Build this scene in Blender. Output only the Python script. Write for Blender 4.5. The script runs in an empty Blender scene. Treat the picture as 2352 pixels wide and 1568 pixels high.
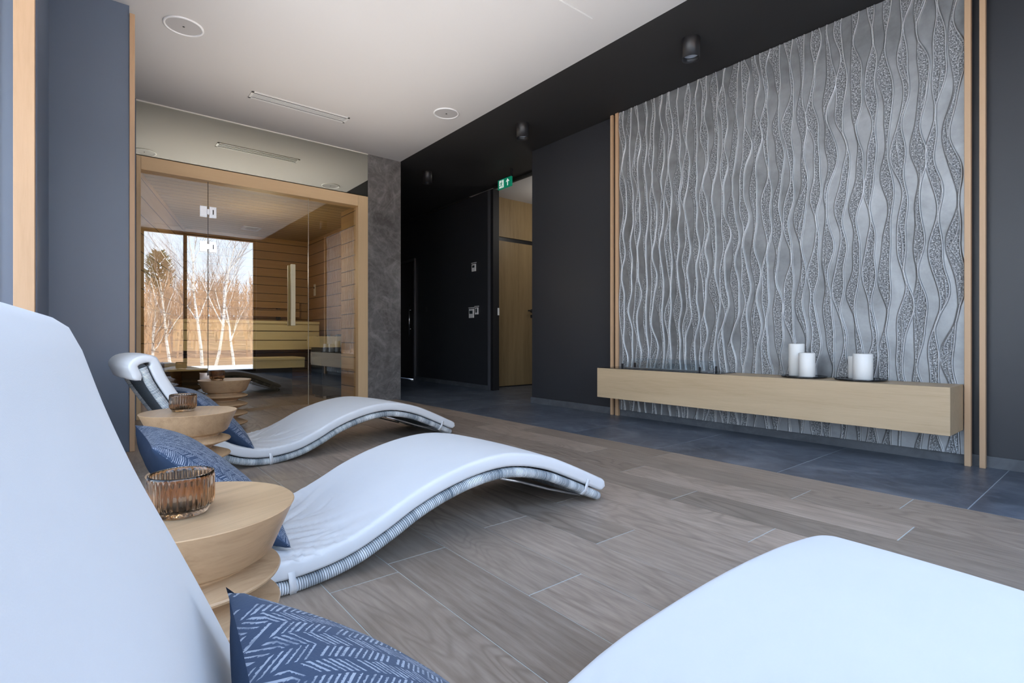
import bpy, bmesh, math, random
import numpy as np
from mathutils import Vector, noise, Matrix
R = math.radians
PI = math.pi
random.seed(7)
S = bpy.context.scene
COL = S.collection
D = bpy.data

# ------------------------------------------------------------------ helpers
class MB:
    """collects geometry, links it as one mesh object"""
    def __init__(s):
        s.v = []; s.f = []; s.uv = []; s.mi = []; s.sm = []
    def add(s, vs, fs, uvs=None, mi=0, smooth=False):
        b = len(s.v); s.v += [tuple(p) for p in vs]
        for k, f in enumerate(fs):
            s.f.append(tuple(b + i for i in f)); s.mi.append(mi); s.sm.append(smooth)
            s.uv.append(uvs[k] if uvs else [(0, 0)] * len(f))
        return s
    def box(s, x0, x1, y0, y1, z0, z1, mi=0):
        vs = [(x, y, z) for x in (x0, x1) for y in (y0, y1) for z in (z0, z1)]
        fs = [(0, 1, 3, 2), (4, 6, 7, 5), (0, 4, 5, 1), (2, 3, 7, 6), (0, 2, 6, 4), (1, 5, 7, 3)]
        return s.add(vs, fs, mi=mi)
    def prism(s, pts, z0, z1, mi=0):
        n = len(pts)
        vs = [(x, y, z0) for x, y in pts] + [(x, y, z1) for x, y in pts]
        fs = [tuple(range(n))[::-1], tuple(range(n, 2 * n))] + [(i, (i + 1) % n, (i + 1) % n + n, i + n) for i in range(n)]
        return s.add(vs, fs, mi=mi)
    def quad(s, a, b, c, d, mi=0):
        return s.add([a, b, c, d], [(0, 1, 2, 3)], mi=mi)
    def lathe(s, prof, n=64, c=(0, 0, 0), cap=True, rmod=None, mi=0, axis='z'):
        vs = []; fs = []; uvs = []
        m = len(prof)
        for j, (r, z) in enumerate(prof):
            for i in range(n):
                a = 2 * PI * i / n
                rr = r + (rmod(a, j) if rmod else 0)
                p = (rr * math.cos(a), rr * math.sin(a), z)
                if axis == 'x': p = (p[2], p[0], p[1])
                if axis == 'y': p = (p[0], p[2], p[1])
                vs.append((c[0] + p[0], c[1] + p[1], c[2] + p[2]))
        for j in range(m - 1):
            for i in range(n):
                k = (i + 1) % n
                fs.append((j * n + i, j * n + k, (j + 1) * n + k, (j + 1) * n + i))
                uvs.append([(i / n, j / m), ((i + 1) / n, j / m), ((i + 1) / n, (j + 1) / m), (i / n, (j + 1) / m)])
        s.add(vs, fs, uvs, mi=mi, smooth=True)
        if cap:
            b = len(s.v) - len(vs)
            s.f.append(tuple(b + i for i in range(n))[::-1]); s.uv.append([(0, 0)] * n); s.mi.append(mi); s.sm.append(False)
            s.f.append(tuple(b + (m - 1) * n + i for i in range(n))); s.uv.append([(0, 0)] * n); s.mi.append(mi); s.sm.append(False)
        return s
    def tube(s, pts, r, n=12, mi=0, cap=True):
        pts = [Vector(p) for p in pts]; m = len(pts)
        rs = r if isinstance(r, (list, tuple)) else [r] * m
        vs = []; fs = []; uvs = []; L = 0; Ls = []
        up = None
        for j, p in enumerate(pts):
            t = (pts[min(j + 1, m - 1)] - pts[max(j - 1, 0)]).normalized()
            if j: L += (pts[j] - pts[j - 1]).length
            Ls.append(L)
            if up is None:
                up = Vector((0, 0, 1)) if abs(t.z) < .9 else Vector((1, 0, 0))
            a = t.cross(up).normalized(); b = a.cross(t).normalized(); up = b
            for i in range(n):
                q = 2 * PI * i / n
                vs.append(p + (a * math.cos(q) + b * math.sin(q)) * rs[j])
        for j in range(m - 1):
            for i in range(n):
                k = (i + 1) % n
                fs.append((j * n + i, j * n + k, (j + 1) * n + k, (j + 1) * n + i))
                uvs.append([(Ls[j], i / n), (Ls[j], (i + 1) / n), (Ls[j + 1], (i + 1) / n), (Ls[j + 1], i / n)])
        b0 = len(s.v)
        s.add(vs, fs, uvs, mi=mi, smooth=True)
        if cap:
            for ring, rev in ((0, True), (m - 1, False)):
                f = [b0 + ring * n + i for i in range(n)]
                if rev: f = f[::-1]
                s.f.append(tuple(f)); s.uv.append([(0, 0)] * n); s.mi.append(mi); s.sm.append(False)
        return s
    def grid(s, P, nu, nv, closed_u=False, mi=0, uvf=None):
        # P[j*nu+i]
        fs = []; uvs = []
        for j in range(nv - 1):
            for i in range(nu if closed_u else nu - 1):
                k = (i + 1) % nu
                fs.append((j * nu + i, j * nu + k, (j + 1) * nu + k, (j + 1) * nu + i))
                if uvf: uvs.append([uvf(i, j), uvf(i + 1, j), uvf(i + 1, j + 1), uvf(i, j + 1)])
                else: uvs.append([(i / nu, j / nv)] * 4)
        return s.add(P, fs, uvs, mi=mi, smooth=True)
    def build(s, name, mats, parent=None, bevel=0, seg=2, autosm=False):
        me = D.meshes.new(name)
        me.from_pydata(s.v, [], s.f)
        if not isinstance(mats, (list, tuple)): mats = [mats]
        for m in mats: me.materials.append(m)
        me.polygons.foreach_set('material_index', s.mi)
        me.polygons.foreach_set('use_smooth', s.sm)
        uvl = me.uv_layers.new(name='UVMap')
        flat = [c for f in s.uv for p in f for c in p]
        uvl.data.foreach_set('uv', flat)
        me.validate(); me.update()
        bm = bmesh.new(); bm.from_mesh(me); bmesh.ops.recalc_face_normals(bm, faces=bm.faces); bm.to_mesh(me); bm.free()
        o = D.objects.new(name, me); COL.objects.link(o)
        if parent is not None: o.parent = parent
        if bevel:
            b = o.modifiers.new('b', 'BEVEL'); b.width = bevel; b.segments = seg; b.limit_method = 'ANGLE'; b.angle_limit = R(40)
        return o

def tag(o, label=None, cat=None, group=None, kind=None):
    if label: o['label'] = label
    if cat: o['category'] = cat
    if group: o['group'] = group
    if kind: o['kind'] = kind
    return o
def empty(name, loc, rz=0, label=None, cat=None, group=None):
    o = D.objects.new(name, None); COL.objects.link(o); o.location = loc; o.rotation_euler = (0, 0, rz)
    o.empty_display_size = .1
    return tag(o, label, cat, group)
def struct(mb, name, mat, **k):
    o = mb.build(name, mat, **k); o['kind'] = 'structure'; return o
def copy_tree(o, parent=None):
    c = o.copy(); COL.objects.link(c); c.parent = parent
    for ch in list(o.children): copy_tree(ch, c)
    return c
def catmull(P, n):
    P = [Vector(p) for p in P]; out = []
    Q = [P[0] * 2 - P[1]] + P + [P[-1] * 2 - P[-2]]
    for i in range(1, len(Q) - 2):
        a, b, c, d = Q[i - 1:i + 3]
        for k in range(n):
            t = k / n
            out.append(.5 * ((2 * b) + (c - a) * t + (2 * a - 5 * b + 4 * c - d) * t * t + (3 * b - a - 3 * c + d) * t ** 3))
    out.append(P[-1]); return out

# ------------------------------------------------------------------ materials
class NT:
    def __init__(s, name):
        s.m = D.materials.new(name); s.m.use_nodes = True; s.t = s.m.node_tree; s.t.nodes.clear()
        s.out = s.n('ShaderNodeOutputMaterial')
    def n(s, ty, **k):
        o = s.t.nodes.new(ty)
        for a, b in k.items():
            if a.startswith('i_'): o.inputs[a[2:].replace('_', ' ')].default_value = b
            else: setattr(o, a, b)
        return o
    def l(s, a, b): s.t.links.new(a, b)
    def setin(s, sock, v):
        if isinstance(v, bpy.types.NodeSocket): s.l(v, sock)
        else:
            if isinstance(v, (tuple, list)) and len(v) == 3 and sock.type == 'RGBA': v = (*v, 1)
            sock.default_value = v
    def math(s, op, a, b=0.0, c=None, clamp=False):
        o = s.n('ShaderNodeMath', operation=op); o.use_clamp = clamp
        s.setin(o.inputs[0], a); s.setin(o.inputs[1], b)
        if c is not None: s.setin(o.inputs[2], c)
        return o.outputs[0]
    def mix(s, f, a, b, blend='MIX'):
        o = s.n('ShaderNodeMix', data_type='RGBA', blend_type=blend)
        s.setin(o.inputs[0], f); s.setin(o.inputs[6], a); s.setin(o.inputs[7], b)
        return o.outputs[2]
    def ramp(s, f, stops, interp='LINEAR'):
        o = s.n('ShaderNodeValToRGB'); o.color_ramp.interpolation = interp
        e = o.color_ramp.elements
        while len(e) < len(stops): e.new(.5)
        for k, (p, c) in enumerate(stops):
            e[k].position = p; e[k].color = (*c, 1) if len(c) == 3 else c
        s.l(f, o.inputs[0]); return o.outputs[0]
    def obj(s): return s.n('ShaderNodeTexCoord').outputs['Object']
    def uv(s): return s.n('ShaderNodeTexCoord').outputs['UV']
    def map(s, v, scale=(1, 1, 1), loc=(0, 0, 0), rot=(0, 0, 0)):
        o = s.n('ShaderNodeMapping'); s.l(v, o.inputs[0])
        o.inputs['Scale'].default_value = scale; o.inputs['Location'].default_value = loc; o.inputs['Rotation'].default_value = rot
        return o.outputs[0]
    def noise(s, v, scale=5, detail=4, rough=.5, dist=0, dim='3D'):
        o = s.n('ShaderNodeTexNoise', noise_dimensions=dim)
        if dim == '1D': s.setin(o.inputs['W'], v)
        else: s.l(v, o.inputs['Vector'])
        o.inputs['Scale'].default_value = scale; o.inputs['Detail'].default_value = detail
        o.inputs['Roughness'].default_value = rough; o.inputs['Distortion'].default_value = dist
        return o.outputs['Fac']
    def white(s, v, dim='1D'):
        o = s.n('ShaderNodeTexWhiteNoise', noise_dimensions=dim)
        s.setin(o.inputs['W' if dim == '1D' else 'Vector'], v)
        return o.outputs[0]
    def sep(s, v):
        o = s.n('ShaderNodeSeparateXYZ'); s.l(v, o.inputs[0]); return o.outputs
    def comb(s, x, y, z):
        o = s.n('ShaderNodeCombineXYZ')
        for k, q in enumerate((x, y, z)): s.setin(o.inputs[k], q)
        return o.outputs[0]
    def bump(s, h, dist=.001, strength=1, normal=None):
        o = s.n('ShaderNodeBump'); o.inputs['Strength'].default_value = strength; o.inputs['Distance'].default_value = dist
        s.l(h, o.inputs['Height'])
        if normal: s.l(normal, o.inputs['Normal'])
        return o.outputs[0]
    def bsdf(s, color, rough=.5, metal=0, normal=None, spec=.5, **k):
        o = s.n('ShaderNodeBsdfPrincipled')
        s.setin(o.inputs['Base Color'], color); s.setin(o.inputs['Roughness'], rough); s.setin(o.inputs['Metallic'], metal)
        s.setin(o.inputs['Specular IOR Level'], spec)
        if normal is not None: s.l(normal, o.inputs['Normal'])
        for a, b in k.items(): s.setin(o.inputs[a.replace('_', ' ')], b)
        s.l(o.outputs[0], s.out.inputs[0]); return o
def plain(name, c, rough=.5, metal=0, spec=.5, **k):
    t = NT(name); t.bsdf(c, rough, metal, spec=spec, **k); return t.m

def m_paint(name, c, rough, bs=.0006, spec=.5):
    t = NT(name); o = t.obj()
    t.bsdf(c, rough, spec=spec, normal=t.bump(t.noise(o, 260, 2), bs, .5)); return t.m

def wood(name, base, dark, axis='y', scale=1.0, rough=.45, contrast=1.0, spec=.4, knots=True):
    """straight grained oak, grain along axis"""
    t = NT(name); o = t.obj()
    st = {'x': (.06, 1, 1), 'y': (1, .06, 1), 'z': (1, 1, .06)}[axis]
    v = t.map(o, tuple(q * scale for q in st))
    n1 = t.noise(v, 28, 5, .6, .4)
    n2 = t.noise(v, 130, 3, .6)
    n3 = t.noise(t.map(o, tuple(q * scale for q in st)), 6, 2, .5, 1.2)
    f = t.math('ADD', t.math('MULTIPLY', n1, .6), t.math('MULTIPLY', n3, .5))
    f = t.math('ADD', f, t.math('MULTIPLY', t.math('SUBTRACT', n2, .5), .35))
    mid = tuple((a * .6 + b * .4) for a, b in zip(base, dark))
    c = t.ramp(f, [(.32, dark), (.5, mid), (.72, base)])
    if contrast < 1: c = t.mix(contrast, base, c)
    t.bsdf(c, rough, spec=spec, normal=t.bump(n2, .0004, .35)); return t.m

OAK = wood('oak_light', (.60, .45, .285), (.46, .33, .195), 'y', contrast=.8)
OAKZ = wood('oak_frame', (.74, .54, .32), (.64, .45, .25), 'z', contrast=.6)
OAKX = wood('oak_beam', (.80, .58, .34), (.70, .49, .27), 'x', contrast=.6)
OAKT = wood('oak_turned', (.56, .375, .22), (.36, .225, .12), 'x', scale=1.6, rough=.38, contrast=.9)
DOORW = wood('oak_door', (.36, .255, .13), (.20, .135, .065), 'z', scale=.7, contrast=1)
POSTW = wood('post_wood', (.62, .41, .25), (.50, .32, .18), 'z', contrast=.7)

def planks(name, base, dark, period, run, stack, off=0, rough=.5):
    """boards: run = grain axis, stack = axis they are stacked on"""
    t = NT(name); o = t.obj(); s = t.sep(o); ix = {'x': 0, 'y': 1, 'z': 2}
    q = t.math('DIVIDE', t.math('ADD', s[ix[stack]], off + 50 * period), period)
    fr = t.math('FRACT', q); idn = t.math('FLOOR', q)
    rnd = t.white(idn)
    st = {'x': (.07, 1, 1), 'y': (1, .07, 1), 'z': (1, 1, .07)}[run]
    vv = t.n('ShaderNodeVectorMath', operation='ADD'); t.l(o, vv.inputs[0]); t.l(t.comb(t.math('MULTIPLY', rnd, 7.), t.math('MULTIPLY', rnd, 5.), t.math('MULTIPLY', rnd, 3.)), vv.inputs[1])
    n1 = t.noise(t.map(vv.outputs[0], st), 22, 4, .6, .5)
    c = t.ramp(n1, [(.3, dark), (.7, base)])
    c = t.mix(t.math('MULTIPLY', rnd, .35), c, tuple(b * .72 for b in base))
    e = t.math('MINIMUM', fr, t.math('SUBTRACT', 1, fr))
    gap = t.math('LESS_THAN', e, .004 / period)
    c = t.mix(gap, c, tuple(b * .12 for b in dark))
    h = t.math('SMOOTH_MIN', t.math('MULTIPLY', e, period / .01), 1, .2)
    t.bsdf(c, rough, spec=.3, normal=t.bump(h, .004, .8)); return t.m
SAUNAW = planks('sauna_boards_wall', (.58, .38, .19), (.47, .30, .14), .125, 'x', 'z')
SAUNAS = planks('sauna_boards_side', (.58, .38, .19), (.47, .30, .14), .165, 'y', 'z')
SAUNAC = planks('sauna_boards_ceiling', (.50, .37, .20), (.40, .28, .14), .13, 'x', 'y')
BENCHW = wood('bench_aspen', (.74, .66, .46), (.62, .54, .35), 'x', contrast=.5)

CEIL = m_paint('ceiling_paint', (.66, .635, .615), .8, .0003)
BLACK = m_paint('black_wall_paint', (.034, .036, .042), .42, .0002, .5)
BLACKC = m_paint('black_ceiling_paint', (.036, .034, .033), .7, .0002, .3)
DARKP = m_paint('dark_panel_lacquer', (.14, .18, .25), .38, .0002, .5)

# floor planks
t = NT('plank_tile')
a = t.n('ShaderNodeAttribute', attribute_name='rnd'); rs = t.sep(a.outputs['Vector'])
o = t.obj()
vv = t.n('ShaderNodeVectorMath', operation='ADD'); t.l(o, vv.inputs[0])
sc = t.n('ShaderNodeVectorMath', operation='SCALE'); t.l(a.outputs['Vector'], sc.inputs[0]); sc.inputs['Scale'].default_value = 11
t.l(sc.outputs[0], vv.inputs[1]); V = vv.outputs[0]
n1 = t.noise(t.map(V, (1, .09, 1)), 60, 4, .65, .3)
big = t.noise(t.map(V, (1, .22, 1)), 4.2, 2, .4, .6)
rings = t.math('SINE', t.math('MULTIPLY', big, 120.))
rings = t.math('POWER', t.math('ADD', t.math('MULTIPLY', rings, .5), .5), 3.)
patch = t.noise(t.map(V, (1, .3, 1)), 2.3, 1, .5)
rmask = t.math('MULTIPLY', rings, t.math('MULTIPLY', t.math('SUBTRACT', patch, .36, clamp=True), 2.2, clamp=True))
c = t.ramp(n1, [(.25, (.26, .20, .155)), (.5, (.385, .305, .245)), (.75, (.50, .41, .335))])
c = t.mix(t.math('MULTIPLY', rmask, .75), c, (.12, .085, .06))
tone = t.math('ADD', .74, t.math('MULTIPLY', rs[0], .5))
c = t.mix(1.0, c, t.comb(tone, tone, tone), 'MULTIPLY')
c = t.mix(t.math('MULTIPLY', rs[1], .35), c, (.26, .215, .175))
t.bsdf(c, t.math('ADD', .36, t.math('MULTIPLY', n1, .15)), spec=.45, normal=t.bump(t.math('ADD', n1, t.math('MULTIPLY', rmask, -.6)), .0006, .5))
PLANK = t.m
GROUT = plain('grout', (.55, .60, .60), .8)
GROUT2 = plain('grout_grey', (.42, .47, .52), .8)

def slate(name, c0, c1, c2, rough, sc=1.0):
    t = NT(name); o = t.obj()
    at = t.n('ShaderNodeAttribute', attribute_name='rnd')
    vv = t.n('ShaderNodeVectorMath', operation='MULTIPLY_ADD'); t.l(at.outputs['Vector'], vv.inputs[0]); vv.inputs[1].default_value = (9, 9, 9); t.l(o, vv.inputs[2])
    v = t.map(vv.outputs[0], (sc, sc * .7, sc), rot=(.3, .2, .5))
    a1 = t.noise(v, 2.4, 7, .62, 1.6)
    a2 = t.noise(v, 9, 5, .6, 2.4)
    vein = t.math('SUBTRACT', 1, t.math('MULTIPLY', t.math('ABSOLUTE', t.math('SUBTRACT', t.noise(v, 1.6, 6, .6, 2.2), .5)), 22), clamp=True)
    c = t.ramp(a1, [(.3, c0), (.55, c1), (.75, c2)])
    c = t.mix(t.math('MULTIPLY', t.math('SUBTRACT', a2, .45, clamp=True), 1.6, clamp=True), c, c2)
    c = t.mix(t.math('MULTIPLY', vein, .12), c, tuple(min(1, q * 1.7) for q in c2))
    t.bsdf(c, t.math('ADD', rough, t.math('MULTIPLY', a2, .15)), spec=.5, normal=t.bump(t.math('ADD', a1, t.math('MULTIPLY', a2, .5)), .003, .5))
    return t.m
TILE = slate('slate_floor_tile', (.055, .070, .098), (.10, .122, .162), (.23, .26, .31), .30)
STONE = slate('slate_pillar_cladding', (.08, .075, .072), (.15, .145, .142), (.30, .29, .285), .42, 1.0)
SKIRT = slate('slate_skirting', (.07, .075, .085), (.10, .108, .12), (.15, .16, .175), .4)

# glass
def glass_tint(name, tint, f0=.10, rough=0.0, refl=(1, 1, 1), gz=1.0):
    t = NT(name)
    tr = t.n('ShaderNodeBsdfTransparent'); tr.inputs[0].default_value = (*tint, 1)
    gl = t.n('ShaderNodeBsdfGlossy'); gl.inputs['Roughness'].default_value = rough; gl.inputs[0].default_value = (*refl, 1)
    lw = t.n('ShaderNodeLayerWeight'); lw.inputs[0].default_value = .5
    f = t.math('ADD', f0, t.math('MULTIPLY', t.math('POWER', lw.outputs['Facing'], 4.), (1 - f0) * gz), clamp=True)
    mx = t.n('ShaderNodeMixShader'); t.l(f, mx.inputs[0]); t.l(tr.outputs[0], mx.inputs[1]); t.l(gl.outputs[0], mx.inputs[2])
    t.l(mx.outputs[0], t.out.inputs[0]); return t.m
SGLASS = glass_tint('bronze_sauna_glass', (.84, .79, .62), .20)
WGLASS = glass_tint('window_glass', (.97, .985, .98), .04)
CGLASS = glass_tint('clear_fire_glass', (.97, .99, 1.0), .07, gz=.25)
t = NT('amber_glass'); t.bsdf((.86, .66, .47), .02, transmission=None) if False else t.bsdf((.66, .47, .32), .03, spec=.6, Transmission_Weight=1.0, IOR=1.47); AMBER = t.m
t = NT('tinted_mirror'); g = t.n('ShaderNodeBsdfGlossy'); g.inputs[0].default_value = (.80, .80, .70, 1); g.inputs['Roughness'].default_value = 0; t.l(g.outputs[0], t.out.inputs[0]); MIRROR = t.m
CHROME = plain('chrome', (.8, .8, .82), .15, 1)
STEEL = plain('brushed_steel', (.62, .63, .65), .3, 1)
WHITEP = plain('white_plastic', (.92, .92, .92), .3)
VENTW = plain('white_vent_metal', (.78, .77, .75), .4)
VENTD = plain('vent_slot_shadow', (.03, .028, .026), .8)
BLKM = plain('black_metal', (.018, .018, .02), .38, 0, .5)
BLKTRAY = plain('black_tray_enamel', (.012, .014, .018), .16, 0, .6)
WAX = plain('white_wax', (.86, .85, .82), .45, 0, .4, Subsurface_Weight=.0)
DGREY = plain('dark_frame_aluminium', (.05, .053, .056), .4, .2)
SLATED = plain('dark_backing', (.02, .02, .022), .7)

# fabrics
t = NT('white_cushion_fabric'); o = t.obj()
w1 = t.noise(o, 900, 1, .5); w2 = t.noise(o, 6, 3, .5)
t.bsdf(t.mix(w2, (.64, .655, .68), (.70, .71, .725)), .85, spec=.15, Sheen_Weight=.15, normal=t.bump(w1, .0003, .3)); CUSH = t.m
# wicker wrap: u = length in m, v = round
def wick(name, tone0, tone1, pitch, dark):
    t = NT(name); s = t.sep(t.uv())
    q = t.math('DIVIDE', s[0], pitch); fr = t.math('FRACT', q)
    idn = t.math('FLOOR', q)
    bump = t.math('SINE', t.math('MULTIPLY', fr, PI))
    rnd = t.white(idn)
    lo = t.noise(s[0], 9, 2, .6, dim='1D')
    k = t.math('ADD', t.math('MULTIPLY', rnd, .35), t.math('MULTIPLY', t.math('SUBTRACT', lo, .3), 1.9), clamp=True)
    c = t.mix(k, tone0, tone1)
    c = t.mix(t.math('LESS_THAN', bump, .35), c, dark)
    t.bsdf(c, .42, spec=.4, normal=t.bump(bump, .0025, .8)); return t.m
WICK = wick('wicker_wrap', (.20, .24, .28), (.85, .88, .9), .0065, (.05, .065, .08))
t = NT('wicker_weave'); s = t.sep(t.uv())
qx = t.math('DIVIDE', s[0], .011); qy = t.math('DIVIDE', s[1], .011)
chk = t.math('MODULO', t.math('ADD', t.math('FLOOR', qx), t.math('FLOOR', qy)), 2.)
bx = t.math('SINE', t.math('MULTIPLY', t.math('FRACT', qx), PI)); by = t.math('SINE', t.math('MULTIPLY', t.math('FRACT', qy), PI))
hh = t.math('MULTIPLY', bx, by)
c = t.mix(chk, (.10, .15, .20), (.36, .42, .46)); c = t.mix(t.math('LESS_THAN', hh, .3), c, (.03, .04, .05))
t.bsdf(c, .5, spec=.4, normal=t.bump(hh, .002, .8)); WEAVE = t.m
# pillow: navy with chevron dashes (uv in metres)
def chevron():
    t = NT('navy_herringbone_print'); uv = t.uv()
    wob = t.noise(uv, 14, 2, .5)
    s = t.sep(uv)
    W = .021
    q = t.math('DIVIDE', s[0], W); col = t.math('FLOOR', q); fr = t.math('FRACT', q)
    odd = t.math('MODULO', col, 2.)
    tri = t.math('ADD', t.math('MULTIPLY', odd, fr), t.math('MULTIPLY', t.math('SUBTRACT', 1, odd), t.math('SUBTRACT', 1, fr)))
    y = t.math('ADD', s[1], t.math('MULTIPLY', tri, W * .62))
    y = t.math('ADD', y, t.math('MULTIPLY', wob, .006))
    yy = t.math('DIVIDE', y, .0050); line = t.math('FRACT', yy); lid = t.math('FLOOR', yy)
    rnd = t.white(t.comb(lid, col, 0), '3D')
    rough = t.noise(uv, 420, 2, .6)
    width = t.math('ADD', .22, t.math('MULTIPLY', rnd, .30))
    dash = t.math('LESS_THAN', line, t.math('ADD', width, t.math('MULTIPLY', t.math('SUBTRACT', rough, .5), .7)))
    ends = t.math('GREATER_THAN', t.math('MINIMUM', fr, t.math('SUBTRACT', 1, fr)), t.math('MULTIPLY', t.white(t.comb(lid, col, 4.), '3D'), .16))
    f = t.math('MULTIPLY', t.math('MULTIPLY', dash, ends), t.math('GREATER_THAN', rnd, .08))
    f = t.math('MULTIPLY', f, t.math('ADD', .35, t.math('MULTIPLY', t.math('SUBTRACT', t.noise(uv, 55, 4, .7), .35, clamp=True), 4., clamp=True), clamp=True))
    c = t.mix(t.math('MULTIPLY', f, .85), (.052, .082, .145), (.44, .50, .60))
    t.bsdf(c, .85, spec=.2, Sheen_Weight=.08, normal=t.bump(t.math('ADD', rough, f), .0006, .5)); return t.m
CHEV = chevron()
t = NT('navy_plain_velvet'); o = t.obj(); t.bsdf(t.mix(t.noise(o, 40, 3), (.030, .050, .092), (.042, .066, .115)), .85, spec=.1, normal=t.bump(t.noise(o, 700, 1), .0004, .4)); NAVY = t.m

# ------------------------------------------------------------------ camera
cam = D.cameras.new('camera'); co = D.objects.new('camera', cam); COL.objects.link(co); S.camera = co
cam.sensor_width = 36; cam.lens = 1198 / 2352 * 36; cam.shift_y = -5 / 2352; cam.clip_start = .005; cam.clip_end = 400
co.location = (0, 0, .7); co.rotation_euler = (R(90), 0, -math.atan2(980, 1198))

H = 2.78; YS = 5.56; XW = 3.83; YB = -.55
# ------------------------------------------------------------------ floor: planks
def with_rnd(o, per_face_vals):
    me = o.data; at = me.attributes.new('rnd', 'FLOAT_VECTOR', 'FACE')
    at.data.foreach_set('vector', [c for v in per_face_vals for c in v])
rg = random.Random(11)
mb = MB(); vals = []
PW = .2085; g = .0015
known = {0: .655, 1: .995, 2: .556, 3: 1.325, 4: .878, 5: 1.608, 6: 1.20, 7: .35, 8: 1.075, 9: 1.503}
LEN = 1.215
k = 0; x1 = 2.815
while x1 > -2.0:
    x0 = x1 - PW
    y = known.get(k, rg.uniform(0, LEN)); y -= math.ceil((y + 1.0) / LEN) * LEN
    while y < 8.3:
        mb.box(x0 + g, x1 - g, max(y, -.62) + .0022, y + LEN - .0022, -.012, 0)
        vals += [(rg.random(), rg.random(), rg.random())] * 6
        y += LEN
    x1 = x0; k += 1
fl = struct(mb, 'floor', PLANK); with_rnd(fl, vals)
struct(MB().box(-2.2, 2.815, -.62, 8.9, -.05, -.0012), 'floor_grout', GROUT)
mb = MB(); vals = []
ys = [-1.055, -.29, .475, 1.24, 2.0, 2.765, 3.54, 4.30, 5.06, 5.83, 6.59, 7.35, 8.11, 8.9, 9.7]
for i in range(len(ys) - 1):
    for (a_, b_) in ((2.815, 3.83 if i < 100 else 4.3), (3.83, 4.6), (4.6, 5.37), (5.37, 6.14), (6.14, 6.9)):
        mb.box(a_ + .0015, b_ - .0015, max(ys[i], -.62) + .0025, ys[i + 1] - .0025, -.012, 0)
        vals += [(rg.random(), rg.random(), rg.random())] * 6
ft = struct(mb, 'floor_slate_tiles', TILE); with_rnd(ft, vals)
struct(MB().box(2.815, 6.9, -.62, 9.7, -.05, -.0012), 'floor_slate_grout', GROUT2)

# ------------------------------------------------------------------ shell
struct(MB().box(-2.2, 2.858, -.8, YS, H, H + .2).box(-2.2, 2.858, YS, 9.4, H, H + .2), 'ceiling', CEIL)
struct(MB().box(2.858, 4.34, -.8, 9.4, H, H + .2), 'ceiling_black_strip', BLACKC)
struct(MB().box(4.3401, 4.62, 6.3, 9.4, H - .02, H), 'ceiling_corridor_edge', BLACKC)
struct(MB().box(4.34, 7.1, 3.9, 9.4, H, H + .2), 'ceiling_side_room', CEIL)
struct(MB().box(4.30, 4.34, 4.33, 5.66, H - .028, H), 'trim_1', BLACKC)
struct(MB().box(2.25, 2.545, 2.284, 2.292, H - .003, H + .01), 'trim_2', VENTW)
struct(MB().box(XW, 4.30, -.8, 4.33, 0, H), 'wall_right', BLACK)
struct(MB().prism([(4.31, 5.75), (4.42, 8.03), (4.56, 8.03), (4.45, 5.75)], 0, H - .021).prism([(4.42, 8.03), (4.468, 9.1), (4.6, 9.1), (4.56, 8.03)], 2.10, H - .021), 'wall_corridor', BLACK)
struct(MB().box(2.8, 4.9, 9.1, 9.3, 0, H), 'wall_corridor_end', BLACK)
struct(MB().box(4.298, 4.40, 5.66, 5.752, 0, H - .03), 'trim_3', plain('door_jamb_dark', (.012, .012, .014), .6))
struct(MB().box(4.292, 4.31, 5.72, 5.775, 0, H - .03), 'trim_4', plain('door_casing_grey', (.10, .105, .12), .3))
struct(MB().box(6.9, 7.1, 3.9, 9.3, 0, H).box(4.3, 7.0, 3.9, 4.1, 0, H), 'wall_side_room', m_paint('side_room_paint', (.55, .54, .52), .8))
struct(MB().box(4.45, 6.9, 6.02, 6.14, 2.205, H).box(5.52, 6.9, 6.02, 6.14, 0, 2.205), 'wall_side_room_oak', DOORW)
struct(MB().box(4.45, 6.9, 6.04, 6.14, 2.15, 2.205), 'trim_5', BLKM)
struct(MB().box(4.40, 6.9, 6.0, 6.14, -.001, .013), 'trim_6', BLKM)
# oak door in side room
d = empty('door_2', (4.45, 6.02, 0)); d['kind'] = 'structure'
MB().box(0.0, 1.05, 0, .05, .012, 2.145).build('door_leaf', DOORW, d, bevel=.002)
MB().tube([(.86, -.001, 1.135), (.86, -.05, 1.135), (.86, -.055, 1.135), (.75, -.055, 1.135)], .011, 10).lathe([(.027, 0), (.027, .008)], 24, (.86, -.008, 1.135), axis='y').box(.84, .88, -.009, 0, 1.03, 1.075).build('door_handle', BLKM, d)
# jamb switch
tag(MB().box(4.372, 4.40, 5.652, 5.66, 1.03, 1.13).build('light_switch', WHITEP, bevel=.002), 'small white strip switch set in the black door jamb', 'switch')

# pillar + sauna shell
struct(MB().box(2.458, 2.862, YS, 6.04, 0, H).box(2.72, 2.862, 6.04, 9.1, 0, H), 'wall_pillar', STONE)
struct(MB().box(.8, 2.72, 8.25, 8.4, 0, H), 'wall_sauna_back', SAUNAW)
struct(MB().box(2.66, 2.72, 6.06, 8.25, 0, 2.3), 'wall_sauna_right', SAUNAS)
struct(MB().box(2.345, 2.458, 5.64, 6.06, 0, 2.3).box(2.458, 2.70, 6.0401, 6.06, 0, 2.3), 'wall_sauna_side', SAUNAS)
# left wall of sauna, splayed 14.5 deg
mb = MB(); Lw = 2.78; mb.box(-.12, 0, 0, Lw, 0, 2.3)
o = struct(mb, 'wall_sauna_left', SAUNAS); o.location = (.365, 5.64, 0); o.rotation_euler = (0, 0, -R(14.5))
struct(MB().box(.3, 2.72, 5.695, 8.3, 2.2, 2.26), 'ceiling_sauna', SAUNAC)
struct(MB().box(-.3, 2.458, 5.70, 5.9, 2.32, H), 'wall_above_sauna', SLATED)

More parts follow.
